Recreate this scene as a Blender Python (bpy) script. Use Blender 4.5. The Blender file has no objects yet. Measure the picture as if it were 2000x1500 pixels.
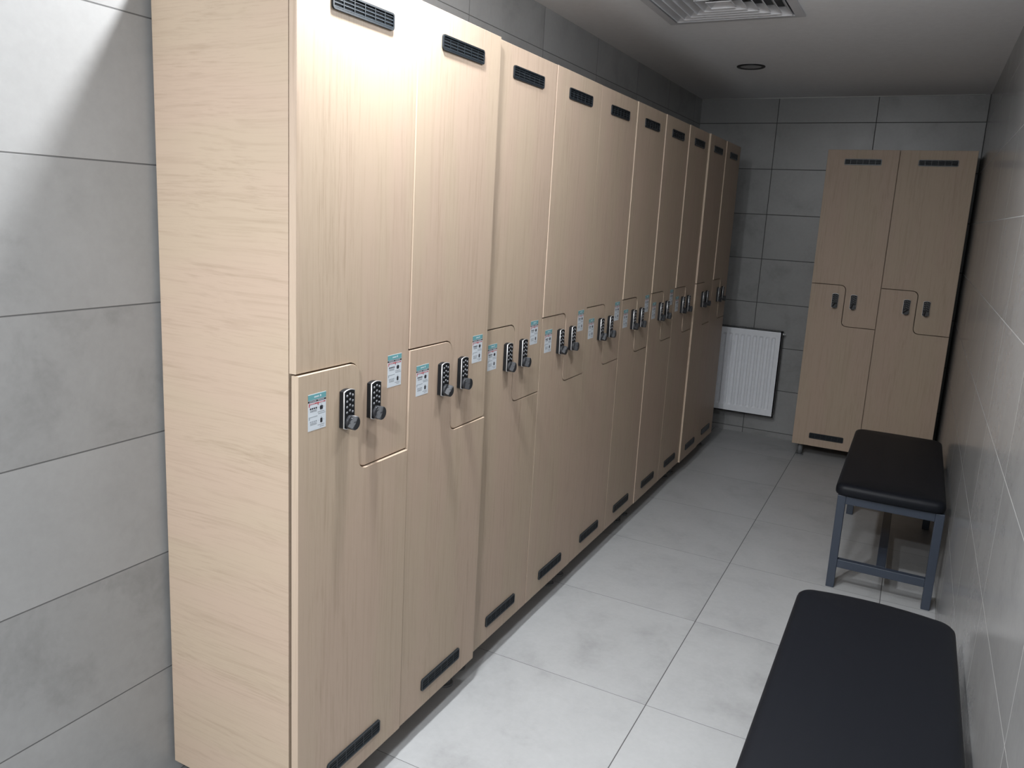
import bpy, bmesh, math, random
from mathutils import Vector, Matrix

# ---------------------------------------------------------------- camera, world, lights, exposure
sc = bpy.context.scene
C = sc.collection
CAMP = (1.101, -1.1923, 1.4814)
YAW, PITCH, ROLL, FPX = 0.4819, -0.1919, 0.0513, 1540.4
fw = Vector((-math.sin(YAW)*math.cos(PITCH), math.cos(YAW)*math.cos(PITCH), math.sin(PITCH)))
rt = Vector((math.cos(YAW), math.sin(YAW), 0)); up = rt.cross(fw)
R_ = math.cos(ROLL)*rt + math.sin(ROLL)*up
U_ = -math.sin(ROLL)*rt + math.cos(ROLL)*up
cam_data = bpy.data.cameras.new('camera'); cam = bpy.data.objects.new('camera', cam_data); C.objects.link(cam)
M3 = Matrix((R_, U_, -fw)).transposed()
cam.matrix_world = Matrix.Translation(CAMP) @ M3.to_4x4()
cam_data.sensor_width = 36; cam_data.lens = FPX/2000*36
cam_data.shift_x = 0.0125; cam_data.shift_y = -0.0203
cam_data.clip_start = 0.02
sc.camera = cam
sc.view_settings.view_transform = 'Standard'; sc.view_settings.look = 'None'
sc.view_settings.gamma = 1; sc.view_settings.use_curve_mapping = False
sc.view_settings.exposure = 0.0
w = bpy.data.worlds.new('world'); sc.world = w; w.use_nodes = True
w.node_tree.nodes['Background'].inputs[0].default_value = (0.5, 0.55, 0.62, 1)
w.node_tree.nodes['Background'].inputs[1].default_value = 0.0

H = 2.3045; D = 0.394; L = 4.506; W = 1.332; YB = -2.6
# downlights: one above the nearest locker, an added fill lamp over the aisle, two behind the camera
LAMPS = [((0.15, 0.225), 36.0, (0.95, 0.975, 1.0), 'AREA', .012, .09),
         ((0.68, 0.92), 25.0, (0.93, 0.965, 1.0), 'POINT', .07, .05),  # unseen fill lamp, added to brighten the mid-room doors and floor
         ((0.65, -1.75), 65.0, (0.93, 0.965, 1.0), 'AREA', .012, .12),
         ((0.15, -1.30), 36.0, (0.93, 0.965, 1.0), 'AREA', .012, .09)]
for (lx, ly), pw, col, kind, dz, sz in LAMPS:
    ld = bpy.data.lights.new('downlight_lamp', kind)
    if kind == 'AREA': ld.shape = 'DISK'; ld.size = sz; ld.spread = math.radians(178)
    else: ld.shadow_soft_size = sz
    ld.energy = pw; ld.color = col
    lo = bpy.data.objects.new('downlight_lamp', ld); C.objects.link(lo)
    lo.location = (lx, ly, H-dz)

# ---------------------------------------------------------------- helpers
def obj(name, bm, mats, parent=None, smooth=False):
    me = bpy.data.meshes.new(name)
    bmesh.ops.recalc_face_normals(bm, faces=bm.faces)
    bm.to_mesh(me); bm.free()
    if smooth:
        for p in me.polygons: p.use_smooth = True
    for m in (mats if isinstance(mats, (list, tuple)) else [mats]): me.materials.append(m)
    o = bpy.data.objects.new(name, me); C.objects.link(o)
    if parent: o.parent = parent
    return o
def thing(name, label, cat, loc=(0, 0, 0), rz=0, group=None):
    o = bpy.data.objects.new(name, None); C.objects.link(o)
    o.location = loc; o.rotation_euler = (0, 0, rz)
    o['label'] = label; o['category'] = cat
    if group: o['group'] = group
    o.empty_display_size = 0.1
    return o
def struct(name, bm, m):
    o = obj(name, bm, m); o['kind'] = 'structure'; return o
def box(bm, x0, x1, y0, y1, z0, z1, mi=0, bev=0.0):
    b2 = bmesh.new()
    r = bmesh.ops.create_cube(b2, size=1)
    for v in b2.verts:
        v.co = Vector((x0+(v.co.x+.5)*(x1-x0), y0+(v.co.y+.5)*(y1-y0), z0+(v.co.z+.5)*(z1-z0)))
    if bev: bmesh.ops.bevel(b2, geom=b2.edges[:], offset=bev, segments=2, affect='EDGES', profile=.5)
    merge(bm, b2, mi)
def merge(bm, b2, mi=0):
    mp = {v: bm.verts.new(v.co) for v in b2.verts}
    for f in b2.faces:
        try: nf = bm.faces.new([mp[v] for v in f.verts]); nf.material_index = mi; nf.smooth = f.smooth
        except ValueError: pass
    b2.free()
def prism(bm, pts, axis, a0, a1, mi=0, bev=0.0):
    """polygon pts (u,v) extruded along axis from a0 to a1. axis x: (u,v)=(y,z); y: (x,z); z: (x,y)"""
    b2 = bmesh.new()
    def P(u, v, a):
        return {'x': (a, u, v), 'y': (u, a, v), 'z': (u, v, a)}[axis]
    lo = [b2.verts.new(P(u, v, a0)) for u, v in pts]; hi = [b2.verts.new(P(u, v, a1)) for u, v in pts]
    f0 = b2.faces.new(lo[::-1]); f1 = b2.faces.new(hi)
    n = len(pts)
    for i in range(n): b2.faces.new([lo[i], lo[(i+1) % n], hi[(i+1) % n], hi[i]])
    if bev:
        bmesh.ops.bevel(b2, geom=[e for e in f1.edges], offset=bev, segments=2, affect='EDGES', profile=.5)
    merge(bm, b2, mi)
def rrect(u0, u1, v0, v1, r, n=5):
    pts = []
    for cx, cy, a in ((u1-r, v0+r, -90), (u1-r, v1-r, 0), (u0+r, v1-r, 90), (u0+r, v0+r, 180)):
        for i in range(n+1):
            t = math.radians(a+90*i/n); pts.append((cx+r*math.cos(t), cy+r*math.sin(t)))
    return pts
def circ(cu, cv, r, n=24): return [(cu+r*math.cos(2*math.pi*i/n), cv+r*math.sin(2*math.pi*i/n)) for i in range(n)]
def tube(bm, p0, p1, r, n=16, mi=0):
    p0 = Vector(p0); p1 = Vector(p1); d = (p1-p0).normalized()
    a = d.orthogonal().normalized(); b = d.cross(a)
    b2 = bmesh.new(); A = []; B = []
    for i in range(n):
        t = 2*math.pi*i/n; o = a*math.cos(t)*r+b*math.sin(t)*r
        A.append(b2.verts.new(p0+o)); B.append(b2.verts.new(p1+o))
    b2.faces.new(A[::-1]); b2.faces.new(B)
    for i in range(n):
        f = b2.faces.new([A[i], A[(i+1) % n], B[(i+1) % n], B[i]]); f.smooth = True
    merge(bm, b2, mi)

# ---------------------------------------------------------------- materials
class NT:
    def __init__(s, name):
        s.m = bpy.data.materials.new(name); s.m.use_nodes = True; s.t = s.m.node_tree
        s.b = s.t.nodes['Principled BSDF']
    def n(s, typ, **kw):
        x = s.t.nodes.new(typ)
        for k, v in kw.items(): setattr(x, k, v)
        return x
    def l(s, a, b): s.t.links.new(a, b)
    def math(s, op, a, b=None, c=None, clamp=False):
        x = s.n('ShaderNodeMath', operation=op); x.use_clamp = clamp
        for i, v in enumerate((a, b, c)):
            if v is None: continue
            if isinstance(v, (int, float)): x.inputs[i].default_value = v
            else: s.l(v, x.inputs[i])
        return x.outputs[0]
    def mix(s, fac, a, b):
        x = s.n('ShaderNodeMix', data_type='RGBA')
        for sock, v in ((x.inputs[0], fac), (x.inputs[6], a), (x.inputs[7], b)):
            if isinstance(v, (int, float)): sock.default_value = v
            elif isinstance(v, tuple): sock.default_value = (*v[:3], 1)
            else: s.l(v, sock)
        return x.outputs[2]
    def pos(s):
        g = s.n('ShaderNodeNewGeometry'); x = s.n('ShaderNodeSeparateXYZ'); s.l(g.outputs['Position'], x.inputs[0]); return g.outputs['Position'], x.outputs
    def comb(s, a, b, c):
        x = s.n('ShaderNodeCombineXYZ')
        for i, v in enumerate((a, b, c)):
            if isinstance(v, (int, float)): x.inputs[i].default_value = v
            else: s.l(v, x.inputs[i])
        return x.outputs[0]
    def noise(s, vec, scale, detail=3, rough=.55, dist=0):
        x = s.n('ShaderNodeTexNoise'); s.l(vec, x.inputs['Vector'])
        x.inputs['Scale'].default_value = scale; x.inputs['Detail'].default_value = detail
        x.inputs['Roughness'].default_value = rough; x.inputs['Distortion'].default_value = dist
        return x.outputs['Fac']
    def ramp(s, fac, a, b):   # map range clamped
        x = s.n('ShaderNodeMapRange'); s.l(fac, x.inputs[0]); x.inputs[1].default_value = a; x.inputs[2].default_value = b
        return x.outputs[0]
    def bump(s, h, strength, dist):
        x = s.n('ShaderNodeBump'); x.inputs['Strength'].default_value = strength; x.inputs['Distance'].default_value = dist
        s.l(h, x.inputs['Height']); s.l(x.outputs[0], s.b.inputs['Normal'])
def plain(name, col, rough=.5, metal=0, spec=.5, bumps=None):
    t = NT(name); t.b.inputs['Roughness'].default_value = rough; t.b.inputs['Metallic'].default_value = metal
    t.b.inputs['Specular IOR Level'].default_value = spec
    p, _ = t.pos()
    nz = t.noise(p, 35, 3)
    c2 = tuple(c*0.9 for c in col); t.l(t.mix(nz, col, c2), t.b.inputs['Base Color'])
    if bumps:
        t.bump(t.noise(p, bumps[0], 3), bumps[1], bumps[2])
    return t.m
def emit(name, col, s):
    t = NT(name); t.b.inputs['Base Color'].default_value = (*col, 1)
    t.b.inputs['Emission Color'].default_value = (*col, 1); t.b.inputs['Emission Strength'].default_value = s
    return t.m
def tile(name, axes, su, ou, sv, ov, base, dark, grout, rough, gw=.0016, bias=0.0, spec=.5, cloud=1.6, gv=1.0):
    """rectangular stack-bond stoneware tiles; u,v picked from world position"""
    t = NT(name); p, xyz = t.pos()
    u, v = xyz[axes[0]], xyz[axes[1]]
    un = t.math('DIVIDE', t.math('SUBTRACT', u, ou), su); vn = t.math('DIVIDE', t.math('SUBTRACT', v, ov), sv)
    iu = t.math('FLOOR', un); iv = t.math('FLOOR', vn)
    fu = t.math('ABSOLUTE', t.math('SUBTRACT', t.math('FRACT', un), .5)); fv = t.math('ABSOLUTE', t.math('SUBTRACT', t.math('FRACT', vn), .5))
    du = t.math('MULTIPLY', t.math('SUBTRACT', .5, fu), su); dv = t.math('MULTIPLY', t.math('SUBTRACT', .5, fv), sv/gv)
    d = t.math('MINIMUM', du, dv)
    g = t.ramp(d, gw*1.25, gw*.75)          # 1 in the joint
    wn = t.n('ShaderNodeTexWhiteNoise', noise_dimensions='3D'); t.l(t.comb(iu, iv, 3.0), wn.inputs['Vector'])
    off = t.n('ShaderNodeVectorMath', operation='MULTIPLY_ADD'); t.l(wn.outputs['Color'], off.inputs[0])
    off.inputs[1].default_value = (9, 9, 9); t.l(p, off.inputs[2])
    q = off.outputs[0]
    big = t.noise(q, cloud, 5, .6, .6); mid = t.noise(q, 7, 6, .65, .3); fine = t.noise(q, 60, 4, .6)
    patch = t.math('MULTIPLY', t.ramp(mid, .46, .66), t.ramp(big, .42, .6))      # darker blotches gathered in clouds
    f = t.math('ADD', t.math('MULTIPLY', t.ramp(big, .3, .7), .40), t.math('MULTIPLY', patch, .40))
    f = t.math('ADD', f, t.math('MULTIPLY', t.ramp(fine, .3, .7), .16), clamp=True)
    f = t.math('ADD', f, t.math('MULTIPLY', t.math('SUBTRACT', wn.outputs['Value'], .5), .15), clamp=True)
    c = t.mix(f, base, dark)
    t.l(t.mix(g, c, grout), t.b.inputs['Base Color'])
    r = t.math('ADD', t.math('MULTIPLY', mid, .12), rough-.06)
    t.l(t.mix(g, t.comb(r, r, r), (.8, .8, .8)), t.b.inputs['Roughness'])
    t.b.inputs['Specular IOR Level'].default_value = spec
    hgt = t.math('ADD', t.math('MULTIPLY', g, -1.0), t.math('MULTIPLY', fine, .04))
    t.bump(hgt, .55, .0015)
    return t.m
def wood(name, grain, tint=(1, 1, 1)):
    """pale oak laminate. grain = axis index that the grain runs along"""
    t = NT(name); p, xyz = t.pos()
    sc_ = [1.0, 1.0, 1.0]; sc_[grain] = 0.035
    def sv(k, kg=1.0):
        x = t.n('ShaderNodeVectorMath', operation='MULTIPLY'); t.l(p, x.inputs[0])
        s = [c*k for c in sc_]; s[grain] *= kg; x.inputs[1].default_value = s; return x.outputs[0]
    low = t.noise(sv(1, 18), 2.2, 2, .5)
    wv = t.n('ShaderNodeVectorMath', operation='MULTIPLY_ADD')     # let the grain wander
    t.l(t.comb(low, low, low), wv.inputs[0]); wv.inputs[1].default_value = (.05, .05, .05) if grain != 2 else (.02, .02, .02); t.l(sv(1), wv.inputs[2])
    fineg = t.noise(wv.outputs[0], 260, 4, .65)
    midg = t.noise(wv.outputs[0], 95, 3, .6)
    band = t.noise(sv(1), 9, 2, .5)
    hue = t.noise(sv(1, 6), 6.5, 1, .5)
    f = t.math('MULTIPLY', t.ramp(fineg, .5, .72), t.ramp(band, .35, .65))
    f = t.math('ADD', t.math('MULTIPLY', f, .6), t.math('MULTIPLY', t.ramp(midg, .52, .75), .4), clamp=True)
    A = (.402*tint[0], .316*tint[1], .236*tint[2]); B = (.408*tint[0], .311*tint[1], .239*tint[2])
    c = t.mix(t.ramp(hue, .42, .58), A, B)
    dk = (.255*tint[0], .190*tint[1], .132*tint[2])
    c = t.mix(t.math('MULTIPLY', f, .8), c, dk)
    t.l(c, t.b.inputs['Base Color'])
    t.b.inputs['Roughness'].default_value = .5; t.b.inputs['Specular IOR Level'].default_value = .3
    t.bump(fineg, .10, .0006)
    return t.m
TB, TD = (.285, .285, .283), (.180, .180, .178)
M = {}
M['tile_left'] = tile('stone_wall_tile', (1, 2), .604, .10, .2995, .0412, TB, TD, (.085, .085, .085), .34, gw=.0014)
M['tile_far'] = tile('stone_wall_tile_far', (0, 2), .604, .1225, .301, .0365, TB, TD, (.045, .045, .045), .34, gw=.0020)
M['tile_right'] = tile('stone_wall_tile_right', (1, 2), .60, .27, .2995, .0412, TB, TD, (.33, .33, .325), .22, gw=.0014)  # same grout, coloured lighter to paint in the light caught by the joints
M['tile_floor'] = tile('stone_floor_tile', (0, 1), .6035, .5302, .602, .9934, (.41, .415, .418), (.275, .278, .28), (.07, .07, .07), .42, gw=.0014, gv=.55)
M['ceiling'] = plain('ceiling_paint', (.87, .87, .88), .9, spec=.2, bumps=(60, .1, .001))
M['wood'] = wood('oak_laminate_vertical', 2)
M['wood_side'] = wood('oak_laminate_sideways', 0, (1.08, 1.08, 1.08))
M['wood_y'] = wood('oak_laminate_lengthwise', 1)
M['edge'] = wood('oak_edge_band', 2, (1.12, 1.13, 1.15))
M['black'] = plain('black_plastic', (.008, .0085, .010), .45, spec=.3)
M['buttons'] = plain('grey_push_buttons', (.16, .165, .175), .25)
M['slot'] = plain('vent_recess', (.007, .009, .011), .6, spec=.2)
M['vent'] = plain('vent_black_plastic', (.011, .015, .019), .34, spec=.4)
M['void'] = plain('dark_interior', (.01, .01, .01), .9, spec=.1)
M['chrome'] = plain('chrome', (.82, .82, .83), .3, .75)
M['knob'] = plain('knob_black', (.022, .023, .026), .34)
M['leather'] = plain('black_leatherette', (.0052, .0062, .0092), .5, spec=.2, bumps=(420, .12, .0006))
M['frame'] = plain('slate_blue_metal', (.033, .043, .063), .42, .0, bumps=(300, .05, .0003))
M['foot'] = plain('grey_plastic_foot', (.16, .165, .17), .5)
M['rad'] = plain('white_radiator_enamel', (.80, .82, .86), .35)
M['raddark'] = plain('radiator_side_grille', (.05, .05, .055), .5)
M['diff'] = plain('white_powder_coat', (.62, .62, .64), .5)
M['rim'] = plain('dark_bronze_rim', (.02, .02, .022), .4, .3)
M['lens_off'] = plain('unlit_lamp_glass', (.42, .42, .42), .3)
M['lens_on'] = emit('lit_lamp_glass', (1, .99, .97), 14)
M['paper'] = plain('sticker_white', (.56, .60, .64), .5)
M['teal'] = plain('sticker_teal', (.12, .31, .33), .5)
M['ink'] = plain('sticker_black_ink', (.02, .02, .025), .5)
M['red'] = plain('sticker_red', (.38, .06, .07), .5)
M['grey'] = plain('sticker_grey', (.30, .33, .36), .5)
M['seal'] = plain('white_sealant', (.62, .62, .60), .6)

# ---------------------------------------------------------------- room shell
TH = .12
b = bmesh.new(); box(b, -D-TH, W+TH, YB-TH, L+TH, -TH, 0); struct('floor', b, M['tile_floor'])
b = bmesh.new(); box(b, -D-TH, -D, YB, L, 0, H); struct('wall_left', b, M['tile_left'])
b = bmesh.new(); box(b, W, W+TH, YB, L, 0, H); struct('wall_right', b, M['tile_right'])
b = bmesh.new(); box(b, -D-TH, W+TH, L, L+TH, 0, H); struct('wall_far', b, M['tile_far'])
b = bmesh.new(); box(b, -D-TH, W+TH, YB-TH, YB, 0, H); struct('wall_near', b, M['tile_far'])
DX0, DX1, DY0, DY1 = .012, .562, 1.775, 2.325      # ceiling opening for the diffuser is a little smaller
hx0, hx1, hy0, hy1 = DX0+.012, DX1-.012, DY0+.012, DY1-.012
b = bmesh.new()
box(b, -D-TH, hx0, YB-TH, L+TH, H, H+.2); box(b, hx1, W+TH, YB-TH, L+TH, H, H+.2)
box(b, hx0, hx1, YB-TH, hy0, H, H+.2); box(b, hx0, hx1, hy1, L+TH, H, H+.2); box(b, hx0, hx1, hy0, hy1, H+.14, H+.2)
struct('ceiling', b, M['ceiling'])
# sealant beads between the far wall and the ceiling
b = bmesh.new(); tube(b, (-D, L-.001, H-.001), (W-.03, L-.001, H-.001), .0035, 8); struct('trim_1', b, M['seal'])

# ---------------------------------------------------------------- lockers
CW = .403; T = 1.942; B = .0865; C1 = 1.1305; C2 = .877; MID = .203; G = .0019; DT = .018
def arc(cx, cy, r, a0, a1, n=6):
    return [(cx+r*math.cos(math.radians(a0+(a1-a0)*i/n)), cy+r*math.sin(math.radians(a0+(a1-a0)*i/n))) for i in range(n+1)]
def door_mesh(kind, w):
    """front at x=0, hinges along local y from 0 to w"""
    bm = bmesh.new(); r = .028
    if kind == 'lower':
        pts = [(G, B), (w-G, B), (w-G, C2-G)]
        pts += [(u, v) for u, v in arc(MID-G+r+2*G*0, C2-G+r, r, 270, 180)] if False else []
        # inner corner at (MID-G, C2-G) sweeps concave, outer corner at (MID-G, C1-G) is convex
        pts += arc(MID-G+r, C2-G+r, r, 270, 180)
        pts += arc(MID-G-r, C1-G-r, r, 0, 90)
        pts += [(G, C1-G)]
    else:
        pts = [(G, C1+G)]
        pts += arc(MID+G-r-2*G, C1+G-r-2*G+2*G, r, 90, 0) if False else arc(MID+G-r, C1+G-r, r, 90, 0)
        pts += arc(MID+G+r, C2+G+r, r, 180, 270)
        pts += [(w-G, C2+G), (w-G, T), (G, T)]
    prism(bm, pts, 'x', -DT, 0, 0, .0012)
    # edge banding: faces not on the front plane are the lighter tape
    for f in bm.faces:
        f.normal_update()
        f.material_index = 0 if abs(f.normal.x) > .5 else 1
    return bm
def vent_mesh(y0, z0):
    bm = bmesh.new(); w, h, r = .205, .036, .007
    a = rrect(y0, y0+w, z0, z0+h, r); c = rrect(y0+.004, y0+w-.004, z0+.004, z0+h-.004, r-.003)
    # rim: ring
    n = len(a)
    A0 = [bm.verts.new((.0, u, v)) for u, v in a]; A1 = [bm.verts.new((.0045, u, v)) for u, v in a]
    B1 = [bm.verts.new((.0045, u, v)) for u, v in c]; B0 = [bm.verts.new((.0012, u, v)) for u, v in c]
    for i in range(n):
        j = (i+1) % n
        for P, Q in ((A0, A1), (A1, B1), (B1, B0)): bm.faces.new([P[i], P[j], Q[j], Q[i]])
    f = bm.faces.new(B0); f.material_index = 1
    for k in range(1, 6):
        y = y0+w*k/6; box(bm, .001, .0036, y-.0011, y+.0011, z0+.004, z0+h-.004)
    for k in range(1, 5):
        z = z0+h*k/5
        b2 = bmesh.new()
        vs = [b2.verts.new(p) for p in ((.001, y0+.004, z+.002), (.001, y0+w-.004, z+.002), (.0034, y0+w-.004, z-.001), (.0034, y0+.004, z-.001))]
        b2.faces.new(vs)
        vs = [b2.verts.new(p) for p in ((.001, y0+.004, z+.0005), (.001, y0+w-.004, z+.0005), (.0034, y0+w-.004, z-.0022), (.0034, y0+.004, z-.0022))]
        b2.faces.new(vs[::-1])
        vs = [b2.verts.new(p) for p in ((.0034, y0+.004, z-.001), (.0034, y0+w-.004, z-.001), (.0034, y0+w-.004, z-.0022), (.0034, y0+.004, z-.0022))]
        b2.faces.new(vs)
        merge(bm, b2)
    return bm
def sticker_mesh(y0, z0, h=.079, w=.056):
    bm = bmesh.new()
    def R(u0, u1, v0, v1, mi, lay):   # u,v in 0..1, v from top
        box(bm, 0, .0003+lay*.00012, y0+u0*w, y0+u1*w, z0+h-v1*h, z0+h-v0*h, mi)
    R(0, 1, 0, 1, 0, 0)
    R(0, 1, 0.015, .16, 1, 1)
    for i in range(5): R(.34+i*.055, .34+i*.055+.04, .07, .11, 0, 2)
    R(.66, .72, .055, .11, 0, 2)
    R(0, 1, .175, .225, 2, 1)
    for u0, u1 in ((.08, .46), (.54, .90)):
        n = 7
        for i in range(n): R(u0+(u1-u0)*i/n, u0+(u1-u0)*(i+.65)/n, .190, .210, 0, 2)
    R(.04, .96, .25, .285, 3, 1); R(.04, .09, .285, .345, 3, 1); R(.53, .58, .285, .33, 3, 1)
    for u0, u1 in ((.12, .38), (.62, .88)):
        for i in range(5): R(u0+(u1-u0)*i/5, u0+(u1-u0)*(i+.6)/5, .260, .275, 0, 2)
    R(.02, .98, .60, .965, 5, .3)
    R(.04, .52, .615, .64, 4, 1); R(.56, .96, .565, .59, 4, 1); R(.04, .10, .64, .70, 4, 1)
    for top, mi in ((.375, 2), (.735, 4)):
        for i in range(4): R(.10+i*.105, .10+i*.105+.075, top, top+.045, mi, 1)
    for top in (.445, .475, .80, .832):
        for i in range(7): R(.12+i*.052, .12+i*.052+.038, top, top+.012, 2, 1)
    for top in (.525, .885):
        for i in range(9): R(.54+i*.043, .54+i*.043+.03, top, top+.012, 2, 1)
    for i in range(6): R(.66+i*.04, .66+i*.04+.028, .93, .942, 2, 1)
    for cv, ru, rv in ((.42, .085, .055), (.775, .062, .065)):
        prism(bm, rrect(y0+(.74-ru)*w, y0+(.74+ru)*w, z0+h-(cv+rv)*h, z0+h-(cv-rv)*h, .0022, 3), 'x', 0, .00055, 2)
        R(.72, .76, cv-rv-.035, cv-rv-.022, 2, 1)
        R(.60, .615, cv-.02, cv+.0, 2, 1); R(.87, .885, cv-.02, cv+.0, 2, 1)
    return bm
def lock_body(yc, zb=.989, zt=1.0785):
    bm = bmesh.new(); hw = .0178
    def prof(hw, zb, zt, sag=.004):
        r = .004; pts = []
        n = 8
        for i in range(n+1):            # lower edge, bowed down
            u = -1+2*i/n; pts.append((yc+u*hw, zb+sag*(u*u)))
        for i in range(n+1):
            u = 1-2*i/n; pts.append((yc+u*hw, zt-sag*(u*u)))
        return pts
    prism(bm, prof(hw, zb, zt), 'x', 0, .0115, 0, .0008)
    return bm
def lock_bezel(yc, zb=.989, zt=1.0785):
    bm = bmesh.new()
    def prof(hw, zb, zt, sag=.004):
        pts = []; n = 10
        for i in range(n+1):
            u = -1+2*i/n; pts.append((yc+u*hw, zb+sag*(u*u)))
        for i in range(n+1):
            u = 1-2*i/n; pts.append((yc+u*hw, zt-sag*(u*u)))
        return pts
    a = prof(.0184, zb-.0006, zt+.0006); c = prof(.0173, zb+.001, zt-.0012)
    n = len(a)
    A0 = [bm.verts.new((.0112, u, v)) for u, v in a]; A1 = [bm.verts.new((.0135, u, v)) for u, v in a]
    B1 = [bm.verts.new((.0140, u, v)) for u, v in c]; B0 = [bm.verts.new((.0112, u, v)) for u, v in c]
    for i in range(n):
        j = (i+1) % n
        for P, Q in ((A0, A1), (A1, B1), (B1, B0), (B0, A0)): bm.faces.new([P[i], P[j], Q[j], Q[i]])
    return bm
def lock_face(yc, zb=.989, zt=1.0785):
    bm = bmesh.new(); pts = []; n = 10; hw = .0171
    for i in range(n+1):
        u = -1+2*i/n; pts.append((yc+u*hw, zb+.001+.004*(u*u)))
    for i in range(n+1):
        u = 1-2*i/n; pts.append((yc+u*hw, zt-.001-.004*(u*u)))
    prism(bm, pts, 'x', .0110, .0146, 0, .0006)
    return bm
def lock_buttons(yc, zt=1.0785):
    bm = bmesh.new()
    rows = [(-.009, 0), (.009, 0), (0, .004)]
    for k in range(4):
        for dy, dz in ((-.0095, 0), (.0005, .0035), (.0100, -.0005)):
            z = zt-.0135-.0125*k+dz
            b2 = bmesh.new()
            bmesh.ops.create_uvsphere(b2, u_segments=10, v_segments=6, radius=.0031)
            for v in b2.verts: v.co = Vector((.0144+v.co.x*.62, yc+dy+v.co.y, z+v.co.z))
            for f in b2.faces: f.smooth = True
            merge(bm, b2, 0)
    b2 = bmesh.new(); bmesh.ops.create_uvsphere(b2, u_segments=10, v_segments=6, radius=.0024)
    for v in b2.verts: v.co = Vector((.0144+v.co.x*.62, yc-.002+v.co.y, zt-.0605+v.co.z))
    merge(bm, b2, 0)
    return bm
def lock_knob(yc, z=1.004, ang=0):
    bm = bmesh.new(); r = .0158
    pts = circ(yc, z, r, 28)
    prism(bm, pts, 'x', .0146, .0200, 0, .0008)
    # turned grip: a deep disc with a sloping thumb cut on one side
    n = 32; fr = (.25, .5, .75, .93, 1.0)
    def hgt(u, v):
        q = (u*math.cos(ang)+v*math.sin(ang))
        return .0315 if q > -.0015 else max(.0315-(-.0015-q)*1.6, .0208)
    c0 = bm.verts.new((hgt(0, 0), yc, z)); rings = []
    for f_ in fr:
        rings.append([bm.verts.new((hgt(r*f_*math.cos(2*math.pi*i/n), r*f_*math.sin(2*math.pi*i/n)) - (.0008 if f_ == 1.0 else 0),
                      yc+r*f_*math.cos(2*math.pi*i/n), z+r*f_*math.sin(2*math.pi*i/n))) for i in range(n)])
    rings.append([bm.verts.new((.0195, yc+r*math.cos(2*math.pi*i/n), z+r*math.sin(2*math.pi*i/n))) for i in range(n)])
    for i in range(n): bm.faces.new([c0, rings[0][i], rings[0][(i+1) % n]])
    for A, B_ in zip(rings, rings[1:]):
        for i in range(n): bm.faces.new([A[i], A[(i+1) % n], B_[(i+1) % n], B_[i]])
    return bm

def make_unit(label, w, depth, stickers, loc, rz=0, ajar=((0, 0),)*4):
    """one two-column locker cabinet with four Z-shaped doors; fronts on local x=0, width along +y"""
    t = thing('locker_cabinet', label, 'locker', loc, rz, None)
    x0 = -depth
    WS = M['wood_side'] if rz == 0 else M['wood_y']
    for a, c in ((.0008, DT), (2*w-DT, 2*w-.0008)):
        bm = bmesh.new(); box(bm, x0, -DT-.0015, a, c, B, T, 0, .0008); obj('side_panel', bm, WS, t)
    WL = M['wood_y'] if rz == 0 else M['wood_side']
    for nm, z0, z1 in (('bottom_panel', B, B+DT), ('top_panel', T-DT, T)):
        bm = bmesh.new(); box(bm, x0, -DT-.0015, DT+.0005, 2*w-DT-.0005, z0, z1); obj(nm, bm, WL, t)
    bm = bmesh.new(); box(bm, x0, x0+.006, DT+.0005, 2*w-DT-.0005, B+DT+.0005, T-DT-.0005); obj('back_panel', bm, WL, t)
    bm = bmesh.new(); box(bm, x0+.008, -DT-.003, w-DT/2, w+DT/2, B+DT+.0005, T-DT-.0005); obj('partition', bm, WS, t)
    for fx in (-.065, x0+.05):
        for fy in (.05, 2*w-.05):
            bm = bmesh.new(); tube(bm, (fx, fy, .006), (fx, fy, B), .016, 16); tube(bm, (fx, fy, 0), (fx, fy, .0065), .024, 16); tube(bm, (fx, fy, B-.012), (fx, fy, B-.0005), .024, 16)
            obj('foot', bm, M['foot'], t)
    for k in range(2):
        for kind in ('lower', 'upper'):
            off, ang = ajar[k*2+(kind == 'upper')]     # doors never hang perfectly flush: stand-off and slight swing about the far edge
            def hung(bm):
                for v in bm.verts: v.co.x += off+ang*((k+1)*w-v.co.y)
                return bm
            bm = door_mesh(kind, w)
            bmesh.ops.translate(bm, vec=(0, k*w, 0), verts=bm.verts)
            d = obj('door', hung(bm), [M['wood'], M['edge']], t)
            obj('vent_grille', hung(vent_mesh(k*w+.101, .137 if kind == 'lower' else 1.853)), [M['vent'], M['slot']], d)
            if stickers[k*2+(kind == 'upper')]:
                obj('instruction_sticker', hung(sticker_mesh(k*w+(.031 if kind == 'lower' else .316), 1.006 if kind == 'lower' else 1.049)),
                    [M['paper'], M['teal'], M['ink'], M['red'], M['grey'], M['paper']], d)
            yc = k*w+(.150 if kind == 'lower' else .2555)
            lk = obj('combination_lock', hung(lock_body(yc)), M['black'], t)
            obj('bezel', hung(lock_bezel(yc)), M['chrome'], lk, True)
            obj('faceplate', hung(lock_face(yc)), M['black'], lk)
            obj('push_buttons', hung(lock_buttons(yc)), M['buttons'], lk)
            obj('knob', hung(lock_knob(yc+.001, 1.0045, math.radians((-35, -20, -50, -10)[k*2+(kind == 'upper')]))), M['knob'], lk)
    return t
GR = 'pale oak locker cabinets in the row along the left wall'
LB = ['nearest pale oak locker cabinet, standing slightly proud, its grained side panel facing the camera',
      'second pale oak locker cabinet of the left row, directly behind the protruding nearest one',
      'middle of the five oak locker cabinets in the left row, third from the camera',
      'fourth oak locker cabinet along the left wall, one before the dim far end cabinet',
      'farthest locker cabinet of the left row, in dim light at the end near the radiator']
DX = [.013, 0.0, -.001, .0, .004]; DZ = [0, .0, -.001, .001, .0]
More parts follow.
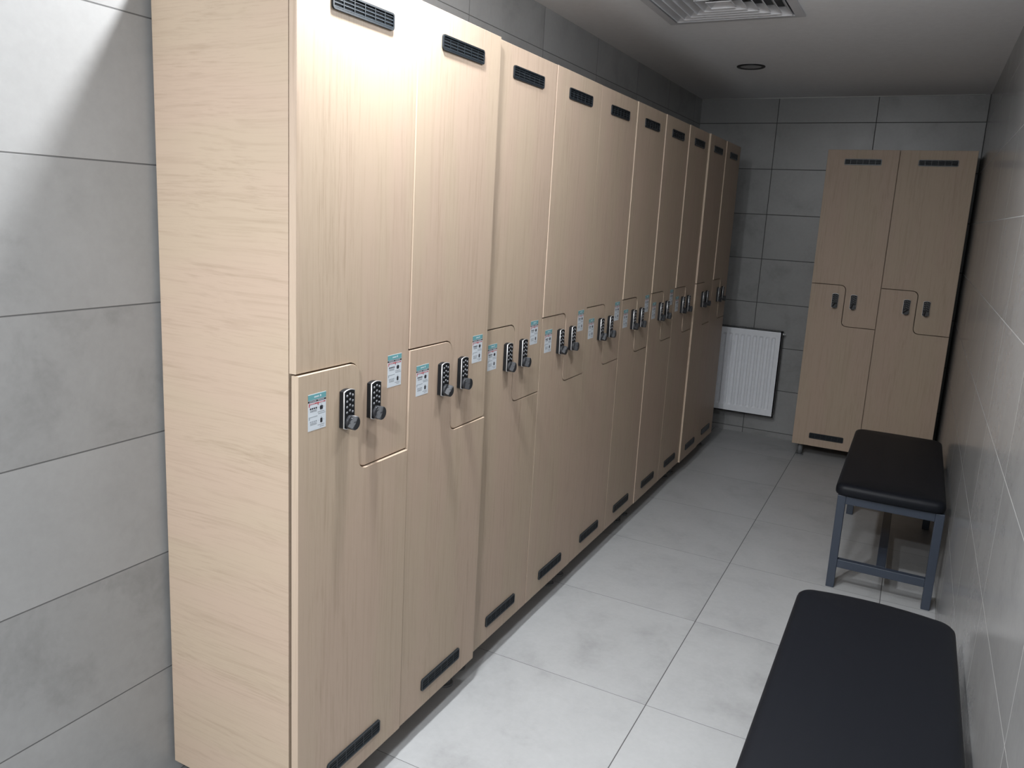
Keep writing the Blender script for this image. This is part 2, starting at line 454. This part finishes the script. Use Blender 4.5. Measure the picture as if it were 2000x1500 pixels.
ST = [[1, 1, 1, 1], [1, 1, 1, 1], [1, 1, 1, 1], [1, 1, 1, 0], [0, 0, 0, 0]]
AJ = [[(.0062, 0), (0, 0), (.0036, 0), (0, .004)], [(0, 0), (0, 0), (0, 0), (0, .005)], [(0, 0), (0, 0), (0, .0), (.0005, .006)],
      [(0, .003), (0, .008), (0, .0), (0, .011)], [(.004, .003), (0, .013), (0, 0), (0, .012)]]
units = []
for i in range(5):
    u = make_unit(LB[i], CW, D-.012+DX[i], ST[i], (DX[i], i*2*CW, 0), 0, AJ[i])
    u['group'] = GR; units.append(u)
a0 = .5059; w2 = .398
# separate cabinet at the far wall, fronts facing the camera (local y -> world x ... front normal -> -y)
u = make_unit('oak locker cabinet on the far wall in the right corner, doors facing the camera', w2, L-4.118-.012, [0]*4, (a0, 4.118, .010), -math.pi/2)
# local +x -> world -y, local +y -> world +x  (rotation by -90 deg)
u.location = (a0, 4.118, 0)

# ---------------------------------------------------------------- benches
def cushion(x0, x1, y0, y1, z0, z1, bow):
    """upholstered pad: rounded corners, soft rolled edge, slight crown"""
    bm = bmesh.new(); cx, cy = (x0+x1)/2, (y0+y1)/2
    prof = [(0.010, z0), (.003, z0+.005), (0, z0+.012), (0, z1-.020), (.003, z1-.011), (.009, z1-.005), (.018, z1-.001), (.035, z1+.001), (.075, z1+.0035), (.13, z1+.005)]
    rings = []
    for ins, z in prof:
        rr = max(.034-ins*.35, .012)
        ring = []
        for u, v in rrect(x0+ins, x1-ins, y0+ins, y1-ins, rr, 6):
            ring.append((u, v))
            if abs(v-(y1-ins)) < 1e-6 and abs(u-(x1-ins-rr)) < 1e-6 or abs(v-(y0+ins)) < 1e-6 and abs(u-(x0+ins+rr)) < 1e-6:
                w2_ = (x1-x0-2*ins-2*rr); sg = -1 if v > cy else 1
                ring += [(u+sg*w2_*i/8, v) for i in range(1, 8)]     # points along the short ends so they can bow outward
        hw = (x1-x0)/2
        rings.append([bm.verts.new((u, v+(1 if v > cy else -1)*bow*(1-((u-cx)/hw)**2) if abs(v-cy) > (y1-y0)/2-.2 else v, z)) for u, v in ring])
    n = len(rings[0])
    for A, B_ in zip(rings, rings[1:]):
        for i in range(n): bm.faces.new([A[i], A[(i+1) % n], B_[(i+1) % n], B_[i]])
    bm.faces.new(rings[-1]); bm.faces.new(rings[0][::-1])
    return bm
def bench(label, loc, bow):
    t = thing('bench', label, 'bench', loc, 0, 'black padded changing benches')
    bw, bl = .40, 1.065; s = .032
    fx0, fx1, fy0, fy1 = .012, bw, .012, bl-.045
    obj('seat_pad', cushion(0, bw, 0, bl, .4045, .454, bow), M['leather'], t, True)
    for x in (fx0, fx1-s):
        for y in (fy0, fy1-s):
            bm = bmesh.new(); box(bm, x, x+s, y, y+s, 0, .404, 0, .002); obj('leg', bm, M['frame'], t)
    for y in (fy0, fy1-s):
        bm = bmesh.new(); box(bm, fx0+s, fx1-s, y, y+s, .370, .404, 0, .002); obj('end_rail', bm, M['frame'], t)
        bm = bmesh.new(); box(bm, fx0+s, fx1-s, y+.002, y+s-.002, .092, .127, 0, .002); obj('end_stretcher', bm, M['frame'], t)
    for x in (fx0, fx1-s):
        bm = bmesh.new(); box(bm, x, x+s, fy0+s, fy1-s, .372, .404, 0, .002); obj('side_rail', bm, M['frame'], t)
    bm = bmesh.new(); box(bm, (fx0+fx1)/2-.0175, (fx0+fx1)/2+.0175, fy0+s-.002, fy1-s+.002, .092, .127, 0, .002); obj('long_stretcher', bm, M['frame'], t)
    return t
bench('far black padded bench with slate blue legs, in front of the corner locker', (.912, 2.192, 0), .006)
bench('near black padded bench, cut off by the bottom edge of the photo', (.912, .060, 0), .030)

# ---------------------------------------------------------------- radiator
t = thing('radiator', 'white ribbed panel radiator hung low on the far wall', 'radiator', (-.27, L, 0))
rx0, rx1, rz0, rz1 = 0, .60, .163, .765
bm = bmesh.new()
n = 13; seg = []
x0 = .03; x1 = rx1-.03; pitch = (x1-x0)/n
prof = [(0, 0)]
for i in range(n):
    xs = x0+i*pitch
    prof += [(xs+pitch*.18, 0), (xs+pitch*.32, .007), (xs+pitch*.68, .007), (xs+pitch*.82, 0)]
prof += [(rx1, 0)]
zz = [rz0, rz0+.045, rz0+.058, rz1-.058, rz1-.045, rz1]; am = [0, 0, 1, 1, 0, 0]
grid = [[bm.verts.new((x, -.103+d*a, z)) for x, d in prof] for z, a in zip(zz, am)]
for A, B_ in zip(grid, grid[1:]):
    for i in range(len(prof)-1): bm.faces.new([A[i], A[i+1], B_[i+1], B_[i]])
box(bm, 0, .008, -.103, -.090, rz0, rz1); box(bm, rx1-.008, rx1, -.103, -.090, rz0, rz1)
box(bm, 0, rx1, -.103, -.090, rz1-.006, rz1); box(bm, 0, rx1, -.103, -.090, rz0, rz0+.006)
obj('front_panel', bm, M['rad'], t)
bm = bmesh.new(); box(bm, .004, rx1-.004, -.052, -.040, rz0+.01, rz1-.01, 0, .003); obj('rear_panel', bm, M['rad'], t)
bm = bmesh.new(); box(bm, .002, rx1-.002, -.090, -.036, rz1-.010, rz1-.002)
for i in range(28): box(bm, .02+i*.02, .03+i*.02, -.086, -.040, rz1-.003, rz1)
obj('top_grille', bm, M['raddark'], t)
for x in (0.001, rx1-.005):
    bm = bmesh.new(); box(bm, x, x+.004, -.089, -.030, rz0+.006, rz1-.006, 0, .001); obj('side_cover', bm, M['raddark'], t)
bm = bmesh.new(); tube(bm, (rx1-.004, -.062, rz1-.022), (rx1+.012, -.062, rz1-.022), .008); tube(bm, (rx1+.012, -.062, rz1-.022), (rx1+.018, -.062, rz1-.022), .006)
obj('bleed_valve', bm, M['chrome'], t)
for x in (.12, rx1-.12):
    bm = bmesh.new(); box(bm, x-.015, x+.015, -.041, -.0, rz0+.06, rz1-.06); obj('wall_bracket', bm, M['rad'], t)

# ---------------------------------------------------------------- ceiling diffuser
t = thing('ceiling_diffuser', 'white square ceiling air diffuser with nested louvres above the lockers', 'air vent', ((DX0+DX1)/2, (DY0+DY1)/2, H))
hs = (DX1-DX0)/2
def ringsq(bm, a, za, c, zc, th=.0015):
    q = lambda s, z: [bm.verts.new((sx*s, sy*s, z)) for sx, sy in ((-1, -1), (1, -1), (1, 1), (-1, 1))]
    o0, i0, o1, i1 = q(a, za), q(c, zc), q(a-th*.5, za+th), q(c-th*.5, zc+th)
    for i in range(4):
        j = (i+1) % 4
        bm.faces.new([o0[i], o0[j], i0[j], i0[i]]); bm.faces.new([o1[i], o1[j], i1[j], i1[i]][::-1])
        bm.faces.new([o0[i], o0[j], o1[j], o1[i]]); bm.faces.new([i0[i], i0[j], i1[j], i1[i]])
bm = bmesh.new()
ringsq(bm, hs, -.006, hs-.034, -.008); ringsq(bm, hs, -.006, hs, -.0002); ringsq(bm, hs-.034, -.008, hs-.040, .030)
obj('frame', bm, M['diff'], t)
k = 6
for i in range(k):
    a = (hs-.040)*(1-i/(k+.4))-.002
    bm = bmesh.new(); ringsq(bm, a, -.006, a-.028 if i < k-1 else .004, .020)
    ringsq(bm, a, -.006, a-.0015, -.0085)
    obj('louvre', bm, M['diff'], t)
bm = bmesh.new(); box(bm, -hs+.02, hs-.02, -hs+.02, hs-.02, .12, .125); obj('duct_box', bm, M['void'], t)

# ---------------------------------------------------------------- downlights
def downlight(label, x, y, lit):
    t = thing('downlight', label, 'ceiling light', (x, y, H), 0, None)
    bm = bmesh.new(); n = 40
    pr = [(.074, -.0002), (.074, -.004), (.070, -.0065), (.056, -.0045), (.052, -.0002)]
    rg = [[bm.verts.new((r*math.cos(2*math.pi*i/n), r*math.sin(2*math.pi*i/n), z)) for i in range(n)] for r, z in pr]
    for A, B_ in zip(rg, rg[1:]):
        for i in range(n): bm.faces.new([A[i], A[(i+1) % n], B_[(i+1) % n], B_[i]])
    obj('rim', bm, M['rim'], t, True)
    bm = bmesh.new(); prism(bm, circ(0, 0, .0545, 40), 'z', -.0030, -.0004); obj('lens', bm, M['lens_on'] if lit else M['lens_off'], t)
downlight('small round unlit downlight with a dark rim in the far ceiling', .152, 3.36, False)
downlight('lit round downlight above the nearest locker, outside the photo', .15, .225, True)
downlight('added round fill lamp over the aisle above the near bench, out of view', .68, .92, True)
downlight('lit round downlight behind the camera towards the right wall, outside the photo', .65, -1.75, True)
downlight('lit round downlight behind the camera near the left wall, outside the photo', .15, -1.30, True)
